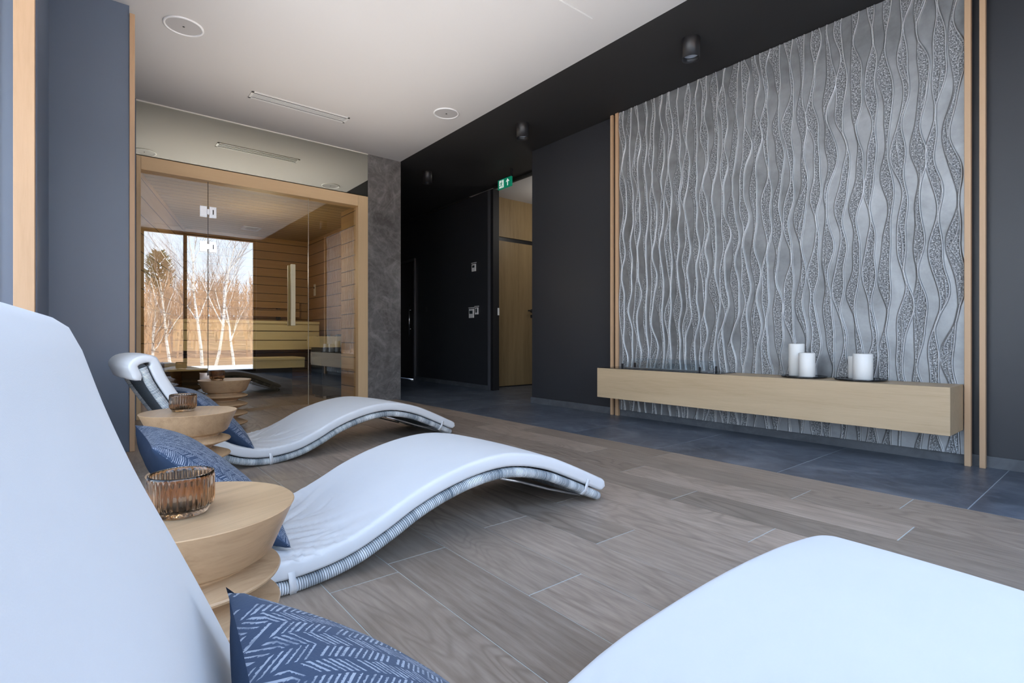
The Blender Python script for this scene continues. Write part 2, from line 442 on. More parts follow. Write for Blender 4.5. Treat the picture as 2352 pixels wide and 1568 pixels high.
# left side walls
struct(MB().box(-.5, .212, 4.03, 5.7, 0, H).box(.212, .338, YS - .02, 5.7, 0, H), 'wall_left_rear', DARKP)
struct(MB().box(-2.2, -.285, 3.08, 5.7, 0, H).box(-.285, -.164, 3.09, 5.7, 0, H), 'wall_left_front', DARKP)
struct(MB().box(-2.2, -2.0, -.8, -.3, 0, H).box(-2.2, -2.0, 2.75, 3.08, 0, H).box(-2.2, -2.0, -.3, 2.75, 2.7, H).box(-2.2, -2.0, -.3, 2.75, -.05, .03), 'wall_left', DARKP)
# oak posts beside wall ends
def post(x0, x1, y0, y1, z1, lab, grp=None):
    return tag(MB().box(x0, x1, y0, y1, 0, z1).build('oak_post', POSTW, bevel=.002), lab, 'post', grp)
post(-.236, -.168, 3.03, 3.075, H, 'slim oak post nearest the camera on the dark left wall, beside the big white backrest')
post(.2125, .24, 4.015, 4.05, H - .05, 'slim oak post at the sauna end of the dark left wall, behind the lounger')
post(3.782, 3.81, 3.152, 3.180, H, 'far outer oak post left of the silver panel, over the shelf left end')
post(3.782, 3.81, 3.088, 3.122, H, 'far inner oak post touching the left edge of the silver panel')
post(3.765, 3.80, .622, .650, H, 'near inner oak post touching the right edge of the silver panel')
post(3.770, 3.805, .562, .588, H, 'near outer oak post standing on its own right of the silver panel')
# window wall behind camera
mb = MB()
mb.box(2.76, XW, YB - .2, YB, 0, H).box(-2.2, 2.76, YB - .2, YB, 2.76, H).box(.55, .80, YB - .2, YB, 0, 2.76).box(-2.2, -1.9, YB - .2, YB, 0, 2.7).box(-1.9, 2.76, YB - .2, YB, -.05, .03)
struct(mb, 'wall_window', m_paint('window_wall_grey', (.12, .12, .12), .7))
for n_, (xa, xb, mul) in enumerate(((.80, 2.76, 1.50), (-1.9, .55, -.67))):
    w = empty('window_%d' % (n_ + 1), (xa, YB - .08, .03)); w['kind'] = 'structure'
    W_ = xb - xa; m_ = mul - xa
    MB().box(0, W_, -.03, .03, 0, .05).box(0, W_, -.03, .03, 2.69, 2.73).box(0, .045, -.03, .03, 0, 2.73).box(W_ - .045, W_, -.03, .03, 0, 2.73).box(m_ - .03, m_ + .03, -.03, .03, 0, 2.73).build('window_frame', DGREY, w)
    for (a_, b_) in ((.045, m_ - .03), (m_ + .03, W_ - .045)):
        MB().quad((a_, 0, .05), (b_, 0, .05), (b_, 0, 2.69), (a_, 0, 2.69)).build('pane', WGLASS, w)
w = empty('window_3', (-2.08, -.3, .03)); w['kind'] = 'structure'  # unseen window added in the left wall as side fill light
MB().box(-.03, .03, 0, 3.05, 0, .05).box(-.03, .03, 0, 3.05, 2.62, 2.67).box(-.03, .03, 0, .045, 0, 2.67).box(-.03, .03, 3.005, 3.05, 0, 2.67).box(-.03, .03, 1.5, 1.55, 0, 2.67).build('window_frame', DGREY, w)
for (a_, b_) in ((.045, 1.5), (1.55, 3.005)):
    MB().quad((0, a_, .05), (0, b_, .05), (0, b_, 2.62), (0, a_, 2.62)).build('pane', WGLASS, w)
# skirting
struct(MB().box(XW - .012, XW, -.5, 4.33, 0, .062).box(XW - .012, 4.25, 4.33, 4.342, 0, .062), 'baseboard_right', SKIRT)
struct(MB().prism([(4.298, 5.776), (4.408, 8.03), (4.42, 8.03), (4.31, 5.776)], 0, .062), 'baseboard_corridor', SKIRT)
# glass corridor door
d = empty('door_1', (4.415, 8.03, 0), math.atan2(-.048, 1.07)); d['kind'] = 'structure'
MB().box(-.02, .03, 0, .045, 0, 2.1).box(-.02, .03, .90, .945, 0, 2.1).box(-.02, .03, 0, .945, 2.06, 2.10).build('door_frame', plain('door_frame_grey', (.16, .165, .18), .3, .5), d)
MB().box(0, .01, .045, .90, .01, 2.06).build('door_leaf', plain('black_glass_door', (.006, .006, .008), .08, 0, .6), d)
MB().tube([(-.06, .12, .76), (-.06, .12, 1.31)], .011, 12).tube([(-.06, .12, .88), (0, .12, .88)], .008, 10).tube([(-.06, .12, 1.21), (0, .12, 1.21)], .008, 10).build('door_handle', CHROME, d)

# ------------------------------------------------------------------ textured silver panel
def panel():
    x0 = XW - .035; ya, yb, za, zb = .655, 3.083, .058, H - .004
    ny, nz = 1060, 400
    Y = np.linspace(0, yb - ya, ny); Z = np.linspace(za, zb, nz)
    YY, ZZ = np.meshgrid(Y, Z)
    Hh = np.zeros_like(YY); band = np.zeros_like(YY)
    rs_ = np.random.RandomState(5)
    nb = 30; sp = (yb - ya) / nb
    def smooth(zv, seed, waves):
        r_ = np.random.RandomState(seed); out = np.zeros_like(zv)
        for (wl, am) in waves:
            out += am * np.sin(2 * PI * zv / (wl * r_.uniform(.85, 1.15)) + r_.uniform(0, 6.28))
        return out
    base = smooth(Z, 100, [(.62, .012), (1.3, .009)])
    for k in range(nb):
        ph = np.sin(k * .9) * .6
        c = (k + .5) * sp + base * np.cos(k * .35) + smooth(Z, 200 + k, [(.55, .009), (.31, .004), (1.5, .008)])
        w = .018 + smooth(Z, 400 + k, [(.55, .011), (.3, .005), (1.1, .005)])
        w = np.clip(w, .003, .05)
        l = c - w; r = c + w
        L2 = l[:, None]; R2 = r[:, None]
        inside = 1 / (1 + np.exp(-(YY - L2) / .0012)) * 1 / (1 + np.exp((YY - R2) / .0012))
        band = np.maximum(band, inside)
        for e, am in ((L2, 1.0), (R2, .8 if k % 2 else .35)):
            Hh = np.maximum(Hh, am * np.exp(-((YY - e) / .0030) ** 2))
        # one or two inner strands
        for q in range(rs_.randint(0, 3)):
            u = smooth(Z, 700 + k * 3 + q, [(.5, .55), (.27, .25)])
            e = (c + w * np.clip(u, -.9, .9))[:, None]
            Hh = np.maximum(Hh, (.15 + .5 * np.clip(smooth(Z, 900 + k * 3 + q, [(.6, 1.), (.23, .7)]), 0, 1))[:, None] * np.exp(-((YY - e) / .0024) ** 2))
    h = Hh * .0085 + band * .0022
    X = x0 - h
    P = np.stack([X, ya + YY, ZZ], -1).reshape(-1, 3)
    idx = np.arange(ny * nz).reshape(nz, ny)
    F = np.stack([idx[:-1, :-1], idx[1:, :-1], idx[1:, 1:], idx[:-1, 1:]], -1).reshape(-1, 4)
    me = D.meshes.new('relief_panel')
    me.vertices.add(len(P)); me.vertices.foreach_set('co', P.astype(np.float32).ravel())
    me.loops.add(F.size); me.loops.foreach_set('vertex_index', F.astype(np.int32).ravel())
    me.polygons.add(len(F)); me.polygons.foreach_set('loop_start', np.arange(0, F.size, 4, dtype=np.int32)); me.polygons.foreach_set('loop_total', np.full(len(F), 4, dtype=np.int32))
    me.polygons.foreach_set('use_smooth', np.ones(len(F), dtype=bool))
    me.update(); me.validate()
    at = me.attributes.new('band', 'FLOAT', 'POINT'); at.data.foreach_set('value', band.astype(np.float32).ravel())
    at = me.attributes.new('ridge', 'FLOAT', 'POINT'); at.data.foreach_set('value', Hh.astype(np.float32).ravel())
    t = NT('silver_leaf_relief'); o = t.obj()
    b_ = t.n('ShaderNodeAttribute', attribute_name='band').outputs['Fac']; rd = t.n('ShaderNodeAttribute', attribute_name='ridge').outputs['Fac']
    mott = t.noise(o, 2.2, 5, .6, .8); m2 = t.noise(o, 16, 4, .6)
    fine = t.noise(o, 210, 3, .7); cr = t.noise(o, 75, 2, .6)
    c = t.ramp(t.math('ADD', t.math('MULTIPLY', mott, .7), t.math('MULTIPLY', m2, .3)), [(.3, (.20, .205, .21)), (.5, (.33, .34, .35)), (.7, (.46, .475, .49))])
    c = t.mix(t.math('MULTIPLY', b_, .72), c, t.ramp(t.noise(o, 130, 3, .75), [(.40, (.05, .052, .055)), (.52, (.30, .31, .32)), (.62, (.92, .94, .96))]))
    edge_shade = t.math('MULTIPLY', t.math('MULTIPLY', rd, t.math('SUBTRACT', 1, rd)), 3.2, clamp=True)
    c = t.mix(t.math('MULTIPLY', edge_shade, .5), c, (.05, .052, .055))  # shadow line beside each ridge, darkened into the colour
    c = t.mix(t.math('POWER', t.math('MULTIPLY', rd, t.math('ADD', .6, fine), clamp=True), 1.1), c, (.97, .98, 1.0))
    hh = t.math('MULTIPLY', t.math('ADD', fine, cr), t.math('ADD', .06, t.math('ADD', t.math('MULTIPLY', b_, .8), t.math('MULTIPLY', rd, .5))))
    t.bsdf(c, t.math('ADD', .40, t.math('MULTIPLY', m2, .16)), .72, normal=t.bump(hh, .004, .9))
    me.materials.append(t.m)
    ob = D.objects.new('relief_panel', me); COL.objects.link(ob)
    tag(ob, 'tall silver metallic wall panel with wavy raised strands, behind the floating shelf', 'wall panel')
    MB().box(x0 + .0005, XW - .0015, ya, yb, za, zb).build('backing_board', SLATED, ob)
panel()

# ------------------------------------------------------------------ floating shelf, fireplace, candles
SZ = .45
sh = MB().box(3.472, XW - .05, .655, 3.065, .197, SZ).build('floating_shelf', OAK, bevel=.0015)
tag(sh, 'long floating oak box shelf mounted across the silver relief panel', 'shelf')
fp = empty('bioethanol_fireplace', (3.62, 2.5, SZ), 0, 'black inset fireplace tray with low glass guards at the left end of the oak shelf', 'fireplace')
MB().box(-.135, .13, -.55, .56, 0, .004).build('tray', BLKTRAY, fp, bevel=.001)
MB().box(-.04, .04, -.42, .36, .004, .010).build('burner_slot', STEEL, fp)
for xx, ya_, yb_, hz in ((-.095, -.40, .34, .062), (.10, -.42, .36, .085)):
    gp = MB().box(xx - .003, xx + .003, ya_, yb_, .008, hz).build('glass_guard', CGLASS, fp)
    for yy in (ya_ + .01, yb_ - .01):
        MB().box(xx - .008, xx + .008, yy - .006, yy + .006, .004, .045).build('clip', BLKM, gp)
def tray(x, y, r, lab):
    tag(MB().lathe([(r - .012, 0), (r - .004, .002), (r, .012), (r - .003, .012), (r - .012, .006), (.001, .005)], 72, (0, 0, 0)).build('candle_plate', BLKTRAY), lab, 'plate', 'black candle plates on the oak shelf').location = (x, y, SZ + .0005)
tray(3.652, 1.437, .135, 'round black plate holding the tall and the medium candle, nearer the fireplace')
tray(3.652, 1.115, .137, 'round black plate holding the two candles nearest the right end of the shelf')
def candle(x, y, r, h, lab):
    e = empty('pillar_candle', (x, y, SZ + .0062), 0, lab, 'candle', 'white pillar candles on the shelf')
    MB().lathe([(r - .003, 0), (r, .003), (r, h - .004), (r - .004, h), (r * .75, h - .003), (.002, h - .006)], 48).build('wax_body', WAX, e)
    MB().tube([(0, 0, h - .007), (.001, 0, h + .004), (.003, 0, h + .010)], .0012, 6).build('wick', BLKM, e)
candle(3.70, 1.502, .048, .215, 'tallest white pillar candle, behind a shorter one')
candle(3.615, 1.405, .048, .157, 'white pillar candle in front of the tallest candle')
candle(3.735, 1.165, .042, .140, 'short white pillar candle half hidden behind the thickest candle')
candle(3.628, 1.095, .052, .158, 'thick white pillar candle in front on the right black plate')

# ------------------------------------------------------------------ ceiling fittings
def downlight(x, y, lab):
    e = empty('downlight', (x, y, H), 0, lab, 'ceiling light', 'black cylinder spotlights along the corridor ceiling')
    MB().lathe([(.052, -.10), (.057, -.138), (.060, -.138), (.060, -.001)], 48, cap=False).lathe([(.060, -.001), (.0601, -.0005)], 48).build('housing', BLKM, e)
    MB().lathe([(.053, -.105), (.052, -.1)], 48).build('lens', plain('frosted_lens', (.75, .8, .88), .4), e)
downlight(3.25, 2.014, 'black cylinder spotlight nearest the silver panel')
downlight(3.272, 3.84, 'black cylinder spotlight in the middle of the corridor ceiling row')
downlight(3.295, 5.688, 'black cylinder spotlight farthest away, beside the stone pillar')
def speaker(x, y, lab):
    e = empty('ceiling_speaker', (x, y, H), 0, lab, 'speaker', 'round white speakers in the pale ceiling')
    MB().lathe([(.116, 0), (.117, -.006), (.108, -.009), (.103, -.005), (.103, 0)], 64, cap=False).build('rim', WHITEP, e)
    MB().lathe([(.103, -.003), (.060, -.0035), (.002, -.004)], 64, cap=False).build('grille', plain('speaker_grille', (.52, .50, .49), .7), e)
    MB().lathe([(.007, -.0065), (.006, -.004)], 16).build('centre_badge', DGREY, e)
speaker(.506, 4.064, 'large round flush ceiling speaker nearest the left wall')
speaker(2.572, 4.099, 'round flush ceiling speaker by the black ceiling strip')
def vent(x0, x1, y0, y1, lab):
    e = empty('ceiling_vent', ((x0 + x1) / 2, (y0 + y1) / 2, H), 0, lab, 'vent', 'slotted linear ceiling vents')
    w = (x1 - x0) / 2; d_ = (y1 - y0) / 2
    MB().box(-w, w, -d_, -d_ + .02, -.006, 0).box(-w, w, d_ - .02, d_, -.006, 0).box(-w, -w + .02, -d_, d_, -.006, 0).box(w - .02, w, -d_, d_, -.006, 0).build('vent_frame', VENTW, e, bevel=.001)
    MB().box(-w + .02, w - .02, -d_ + .02, d_ - .02, -.0012, -.0002).build('slot_backing', VENTD, e)
    ns = 3; sl = MB()
    step = (2 * d_ - .04) / (ns + 1)
    for q in range(ns):
        yy = -d_ + .02 + step * (q + 1); sl.box(-w + .02, w - .02, yy - .0068, yy + .0068, -.006, -.001)
    sl.build('blade', VENTW, e, bevel=.001)
vent(1.08, 1.925, 4.755, 4.90, 'long slotted white ceiling vent in front of the mirror above the sauna')
vent(.95, 1.45, -.15, -.03, 'slotted ceiling vent over the window, seen mirrored in the sauna glass')
vent(1.55, 2.15, -.15, -.03, 'slotted ceiling vent over the window pane with birches, mirrored in the sauna glass')
# exit sign
e = empty('exit_sign', (4.02, 5.05, 2.57), 0, 'green emergency exit sign with running figure and up arrow, hung in the doorway', 'sign')
GREEN = plain('sign_green', (.006, .27, .15), .4, Emission_Color=(.005, .25, .14, 1), Emission_Strength=.35); SWH = plain('sign_white', (.8, .9, .85), .4, Emission_Color=(.8, .9, .85, 1), Emission_Strength=.5)
MB().box(-.012, .012, -.13, .13, 0, .118).build('sign_plate', GREEN, e, bevel=.002)
MB().box(-.02, .02, -.135, .135, .118, .126).box(-.012, .012, -.135, -.12, .126, .21).build('bracket', BLKM, e)
# viewer on -x side; picture left = +y
def sgn(pts, mat, nm, dx=-.0135, th=.001):
    mb = MB()
    for poly in pts:
        vs = [(dx, -p[0], p[1]) for p in poly] + [(dx + th, -p[0], p[1]) for p in poly]; n_ = len(poly)
        mb.add(vs, [tuple(range(n_)), tuple(range(n_, 2 * n_))[::-1]] + [(i, (i + 1) % n_, (i + 1) % n_ + n_, i + n_) for i in range(n_)])
    return mb.build(nm, mat, e)
sgn([[(-.100, .012), (-.012, .012), (-.012, .106), (-.100, .106)]], SWH, 'door_pictogram')
def stroke(a, b, w):
    dx, dy = b[0] - a[0], b[1] - a[1]; L = math.hypot(dx, dy); nx, ny = -dy / L * w, dx / L * w
    return [(a[0] + nx, a[1] + ny), (a[0] - nx, a[1] - ny), (b[0] - nx, b[1] - ny), (b[0] + nx, b[1] + ny)]
sgn([stroke((-.052, .082), (-.062, .052), .009), stroke((-.060, .055), (-.040, .040), .0055), stroke((-.040, .040), (-.046, .018), .005), stroke((-.064, .055), (-.074, .036), .0055), stroke((-.074, .036), (-.096, .034), .005),
     stroke((-.050, .078), (-.032, .064), .004), stroke((-.054, .078), (-.078, .072), .004), stroke((-.078, .072), (-.084, .056), .004),
     [(-.050 + .008 * math.cos(q * PI / 4), .095 + .008 * math.sin(q * PI / 4)) for q in range(8)]], GREEN, 'running_figure', -.0150)
sgn([[(.066, .104), (.100, .066), (.084, .066), (.074, .076), (.074, .018), (.058, .018), (.058, .076), (.048, .066), (.032, .066)]], SWH, 'arrow')
# wall controls (corridor wall rotated)
ang = math.atan2(-.11, 2.28)
def ctl(name, y, z, w, h, lab, cat, screen):
    x = 4.31 + (y - 5.75) * .11 / 2.28
    e = empty(name, (x - .0005, y, z), ang, lab, cat)
    MB().box(-.014, 0, -w / 2, w / 2, 0, h).build('plate', WHITEP, e, bevel=.003)
    MB().box(-.016, -.0135, -w / 2 + .02, w / 2 - .02, h * screen[0], h * screen[1]).build('display', plain('lcd_dark', (.06, .075, .08), .2), e)
    MB().box(-.012, 0, -w / 2 - .012, w / 2 + .012, h + .012, h + .022).build('cap_strip', WHITEP, e)
ctl('thermostat', 6.15, 1.675, .10, .105, 'single white thermostat high on the black corridor wall', 'thermostat', (.5, .82))
ctl('control_panel', 6.215, 1.01, .125, .130, 'larger white control panel of the low pair on the black corridor wall', 'control panel', (.45, .80))
ctl('light_switch', 6.075, 1.055, .08, .098, 'smaller white switch right of the control panel on the black corridor wall', 'switch', (.25, .85))
x_ = 4.31 + (7.645 - 5.75) * .11 / 2.28
e2 = MB().lathe([(.04, 0), (.038, -.008)], 32, (0, 0, 0), axis='x').build('wall_socket', DGREY)
e2.location = (x_ - .001, 7.645, 1.2); e2.rotation_euler = (0, 0, ang); tag(e2, 'small round dark wall socket beside the black glass door', 'socket')

# ------------------------------------------------------------------ mirror and sauna front
mr = empty('wall_mirror', (1.4, YS + .06, 2.3), 0, 'long horizontal tinted mirror between the sauna frame and the ceiling', 'mirror')
MB().box(-1.06, 1.056, -.058, .0, .008, .474).build('glass', MIRROR, mr)
MB().box(-1.06, 1.056, -.066, -.059, .470, .479).build('edge_trim', plain('cream_edge_trim', (.85, .82, .74), .5), mr)
sf = empty('sauna_cabin', (0, 0, 0), 0, 'oak framed bronze glass front of the sauna cabin', 'sauna')
MB().box(.341, .374, YS, YS + .13, 0, 2.3).build('post', OAKZ, sf, bevel=.0015)
MB().box(2.343, 2.457, YS - .002, YS + .079, 0, 2.3).build('post', OAKZ, sf, bevel=.0015)
MB().box(.3745, 2.3425, YS, YS + .13, 2.18, 2.3).build('beam', OAKX, sf, bevel=.0015)
def pane(x0, x1, nm, z0=.012):
    y = YS + .06
    p = MB().quad((x0, y, z0), (x1, y, z0), (x1, y, 2.18), (x0, y, 2.18)).build(nm, SGLASS, sf)
    return p
SEAL = plain('glass_edge_seal', (.04, .035, .028), .4); SEALL = plain('glass_edge_light', (.50, .46, .36), .3)
p1 = pane(.374, .892, 'glass_panel'); MB().box(.892, .896, YS + .055, YS + .065, .012, 2.18).build('edge', SEAL, p1)
dr = pane(.898, 1.818, 'glass_door', .02)
p2 = pane(1.824, 2.343, 'glass_panel'); MB().box(1.819, 1.823, YS + .055, YS + .065, .012, 2.18).build('edge', SEALL, p2)
HINGE = plain('polished_hinge', (.86, .87, .9), .12, .9)
for z in (1.90, 1.572, .335):
    h = MB().box(.826, .887, YS + .048, YS + .072, z - .05, z + .05).box(.903, .965, YS + .048, YS + .072, z - .05, z + .05).box(.884, .906, YS + .046, YS + .074, z - .025, z + .025).build('hinge', HINGE, dr, bevel=.002)
    MB().box(.932, .940, YS + .0455, YS + .0479, z - .022, z + .022).build('slot', VENTD, h)
hd = MB().box(1.628, 1.672, YS - .005, YS + .025, .84, 1.47).build('handle', BENCHW, dr, bevel=.004)
MB().box(1.628, 1.672, YS + .10, YS + .13, .84, 1.47).build('inner_grip', BENCHW, hd, bevel=.004)
for z0_ in (.92, 1.39): MB().tube([(1.65, YS + .02, z0_), (1.65, YS + .105, z0_)], .008, 10).build('standoff', STEEL, hd)
# sauna inside
b = empty('sauna_bench', (0, 0, 0), 0, 'upper pale wooden sauna bench along the back wall', 'bench', 'sauna benches')
MB().prism([(.76, 7.1), (2.45, 7.1), (2.45, 8.2), (1.04, 8.2)], .90, .935).build('seat', BENCHW, b, bevel=.003)
for z0, z1 in ((.81, .899), (.692, .80), (.565, .683)):
    MB().box(.78, 2.45, 7.115, 7.14, z0, z1).build('front_board', BENCHW, b, bevel=.002)
b = empty('sauna_bench', (0, 0, 0), 0, 'lower pale wooden sauna bench in front of the upper one', 'bench', 'sauna benches')
MB().prism([(.635, 6.6), (2.10, 6.6), (2.10, 7.1), (.76, 7.1)], .45, .48).build('seat', BENCHW, b, bevel=.003)
MB().box(.65, 2.10, 6.615, 6.64, .355, .449).build('front_board', BENCHW, b, bevel=.002)
MB().box(.85, 2.05, 6.95, 7.0, 0, .449).build('support_panel', SLATED, b)
b = empty('slatted_bench_rail', (0, 0, 0), 0, 'slatted wooden backrest on the sauna back wall', 'backrest')
for z0, z1 in ((1.03, 1.14), (1.155, 1.28)):
    MB().box(1.1, 2.50, 8.12, 8.15, z0, z1).build('slat', SAUNAW, b, bevel=.003)
for x0_ in (1.3, 2.2): MB().box(x0_, x0_ + .04, 8.15, 8.25, .99, 1.28).build('bracket', SLATED, b)
st = empty('sauna_stove', (2.15, 6.15, 0), 0, 'dark metal sauna stove with stones and a pale wooden guard', 'stove')
MB().box(0, .40, 0, .38, .14, .60).build('body', plain('stove_steel', (.035, .045, .065), .25, .6), st, bevel=.004)
MB().box(.01, .39, .01, .37, .03, .139).build('base', BLKM, st)
for px, py in ((.03, .03), (.34, .03), (.03, .32), (.34, .32)):
    MB().box(px, px + .03, py, py + .03, 0, .03).build('foot', STEEL, st)
MB().box(-.035, .43, -.035, -.01, .605, .735).box(-.035, -.01, -.01, .41, .605, .735).box(.405, .43, -.01, .41, .605, .735).box(-.035, .43, .41, .43, .605, .735).build('guard_rail', BENCHW, st, bevel=.003)
mb = MB()
rr = random.Random(3)
for _ in range(46):
    cx, cy, cz = rr.uniform(.04, .36), rr.uniform(.04, .34), rr.uniform(.62, .75)
    bm = bmesh.new(); bmesh.ops.create_icosphere(bm, subdivisions=2, radius=rr.uniform(.025, .042))
    sc_ = Vector((rr.uniform(.8, 1.2), rr.uniform(.8, 1.2), rr.uniform(.6, .9)))
    vs = [(v.co.x * sc_.x * (1 + .2 * noise.noise(v.co * 40 + Vector((cx * 90, cy * 90, 0)))) + cx, v.co.y * sc_.y + cy, v.co.z * sc_.z + cz) for v in bm.verts]
    mb.add(vs, [tuple(v.index for v in f.verts) for f in bm.faces]); bm.free()
o = mb.build('stones', plain('sauna_rock', (.05, .052, .055), .8), st); o['kind'] = 'stuff'
gr = empty('sauna_vent_grille', (1.73, 7.69, 2.2), 0, 'small square metal grille in the sauna ceiling', 'vent')
MB().box(-.11, .11, -.11, -.085, -.01, 0).box(-.11, .11, .085, .11, -.01, 0).box(-.11, -.085, -.085, .085, -.01, 0).box(.085, .11, -.085, .085, -.01, 0).build('rim', STEEL, gr)
mb = MB()
for q in range(5): mb.box(-.085, .085, -.07 + q * .032, -.055 + q * .032, -.012, -.003)
mb.build('louvre', STEEL, gr)
tm = empty('reflection_strip', (2.658, 7.9, 1.35), 0, 'slim pale thermometer strip on the right sauna wall, added as a stand-in', 'reflection')  # white strip added in place of a reflection seen in the glass
MB().box(-.012, 0, -.03, .03, 0, .17).build('plate', WHITEP, tm, bevel=.002)
MB().lathe([(.016, 0), (.015, -.004)], 24, (-.013, 0, .12), axis='x').build('dark_disc', DGREY, tm)

# ------------------------------------------------------------------ lounger
STD = [(-.607, .565), (-.57, .475), (-.50, .355), (-.43, .25), (-.35, .155), (-.26, .083), (-.16, .04), (-.05, .021), (.06, .024), (.17, .045), (.28, .088), (.38, .135), (.48, .170), (.6, .197), (.72, .207), (.83, .195), (.95, .163), (1.06, .118), (1.17, .068), (1.27, .0215)]
NEAR = [(-.464, .668), (-.446, .61), (-.422, .545), (-.393, .478), (-.362, .405), (-.324, .312), (-.276, .21), (-.215, .125), (-.135, .062), (-.03, .032), (.07, .060), (.16, .110), (.26, .150), (.37, .175), (.5, .196), (.62, .208), (.74, .212), (.85, .203), (.97, .158), (1.08, .112), (1.18, .064), (1.27, .0215)]
def lounger(path, loc, rz, lab, wrinkle=1.0, seed=0, offset=.049, Wc=.57, thick=.05):
    e = empty('wave_lounger', (loc[0], loc[1], 0), R(rz), lab, 'lounger', 'white wave shaped loungers in a row')
    C = catmull([(s_, 0, z_) for s_, z_ in path], 14); n_ = len(C)
    T = [(C[min(i + 1, n_ - 1)] - C[max(i - 1, 0)]).normalized() for i in range(n_)]
    N = [Vector((-t_.z, 0, t_.x)) for t_ in T]
    W = .57
    for sg in (-1, 1):
        MB().tube([c + Vector((0, sg * (W / 2 - .019), 0)) for c in C], .0185, 14).build('side_rail', WICK, e)
    for i_, idx in enumerate((0, n_ - 1)):
        MB().tube([C[idx] + Vector((0, -W / 2 + .02, 0)), C[idx] + Vector((0, W / 2 - .02, 0))], .0175, 14).build('cross_rail', WICK, e)
    # woven sheet
    P = []; nu = 12
    hw = W / 2 - .012
    cum = [0]
    for i in range(1, n_): cum.append(cum[-1] + (C[i] - C[i - 1]).length)
    prof = [(-hw, -.006), (-hw, .016), (-hw * .6, .018), (0, .018), (hw * .6, .018), (hw, .016), (hw, -.006), (hw * .6, .004), (0, .004), (-hw * .6, .004)]
    L_ = [0]
    for q in range(1, len(prof) + 1):
        a_, b_ = prof[q - 1], prof[q % len(prof)]; L_.append(L_[-1] + math.hypot(a_[0] - b_[0], a_[1] - b_[1]))
    for i in range(n_):
        for (yy, hh_) in prof: P.append(C[i] + N[i] * hh_ + Vector((0, yy, 0)))
    MB().grid(P, len(prof), n_, True, uvf=lambda i, j: (cum[j], L_[i])).build('woven_sheet', WEAVE, e)
    # support bow under the hump
    MB().tube([(.74, -W / 2 + .035, .185), (.85, -W / 2 + .045, .150), (1.0, -W / 2 + .045, .095), (1.17, -W / 2 + .03, .042)], .005, 8).build('under_stretcher', STEEL, e)
    MB().tube([(.74, W / 2 - .035, .185), (.85, W / 2 - .045, .150), (1.0, W / 2 - .045, .095), (1.17, W / 2 - .03, .042)], .005, 8).build('under_stretcher', STEEL, e)
    # cushion: sweep a rounded box; fold over the head end
    head = C[0]; t0 = T[0]; n0 = N[0]
    off = offset
    pts = []
    # flap going over the top and down the back
    q0 = head + n0 * off
    fr_ = []
    ctr = head - t0 * .010
    for k_ in range(13):
        a_ = PI * 1.05 * (1 - k_ / 12)
        d_ = n0 * math.cos(a_) - t0 * math.sin(a_)
        fr_.append((ctr + n0 * math.cos(a_) * (off if math.cos(a_) > 0 else .029) - t0 * math.sin(a_) * off * .42, d_))
    a0, d0 = fr_[0]
    tail = [(a0 + t0 * (.060 - .012 * k_), d0) for k_ in range(5)]
    mid = [(C[i] + N[i] * off, N[i]) for i in range(n_)]
    end = mid[-1]
    allp = tail + fr_[:-1] + mid + [(end[0] + T[-1] * .012, end[1])]
    m_ = len(allp); half = Wc / 2
    th = thick / 2
    # cross-section
    sec = []
    rc = .014; nt = 56
    for q in range(nt + 1): sec.append((-half + rc + (2 * half - 2 * rc) * q / nt, 1.0, 0))
    for q in range(1, 9):
        a_ = PI / 2 - PI * q / 9
        sec.append((half - rc + rc * math.cos(a_), max(-1, min(1, ((th - rc) * (1 if a_ > 0 else -1) + rc * math.sin(a_)) / th)), 1))
    for q in range(nt + 1): sec.append((half - rc - (2 * half - 2 * rc) * q / nt, -1.0, 0))
    for q in range(1, 9):
        a_ = -PI / 2 - PI * q / 9
        sec.append((-half + rc + rc * math.cos(a_), max(-1, min(1, ((th - rc) * (1 if math.sin(a_) > 0 else -1) + rc * math.sin(a_)) / th)), 1))
    cl = [0]
    for i in range(1, m_): cl.append(cl[-1] + (allp[i][0] - allp[i - 1][0]).length)
    P = []
    for i, (p, nn) in enumerate(allp):
        tpr = 1.0
        e0 = min(cl[i], cl[-1] - cl[i])
        if e0 < .025: tpr = math.sqrt(max(0.0, 1 - (1 - e0 / .025) ** 2)) * .93 + .07
        inner = 1.0
        if i < len(tail) + len(fr_): inner = .55
        sloc = p.x
        for (yy, hh_, side) in sec:
            h_ = th * hh_ * tpr
            if hh_ < 0 and inner < 1: h_ *= inner
            if hh_ > 0.5:
                # slight crown + creases where the seat bends
                h_ += .006 * (1 - (yy / half) ** 2) * tpr
                g_ = math.exp(-((sloc - .03) / .15) ** 2) * wrinkle
                if i > len(tail) + len(fr_) and g_ > .02:
                    ay = abs(yy) / half
                    edge = max(0.0, ay - .45) / .55
                    n1 = noise.noise(Vector((sloc * 9 - ay * 4.5 + seed, ay * 1.6, seed + (5 if yy > 0 else 0))))
                    n2 = noise.noise(Vector((sloc * 30 + seed, ay * 2.4 + sloc * 4, seed + 3 + (5 if yy > 0 else 0))))
                    r1 = max(0.0, 1 - abs(n1) * 7); r2 = max(0.0, 1 - abs(n2) * 4)
                    h_ += g_ * (-.012 * r1 * (1 - .4 * edge) + .0055 * r2 * edge + .004 * n1)
            P.append(p + nn * h_ + Vector((0, yy * (1 - .012 * (1 - tpr)), 0)))
    ns = len(sec)
    mb = MB(); mb.grid(P, ns, m_, True)
    mb.add(P[:ns], [tuple(range(ns))[::-1]]); mb.add(P[-ns:], [tuple(range(ns))])
    cu = mb.build('cushion', CUSH, e)
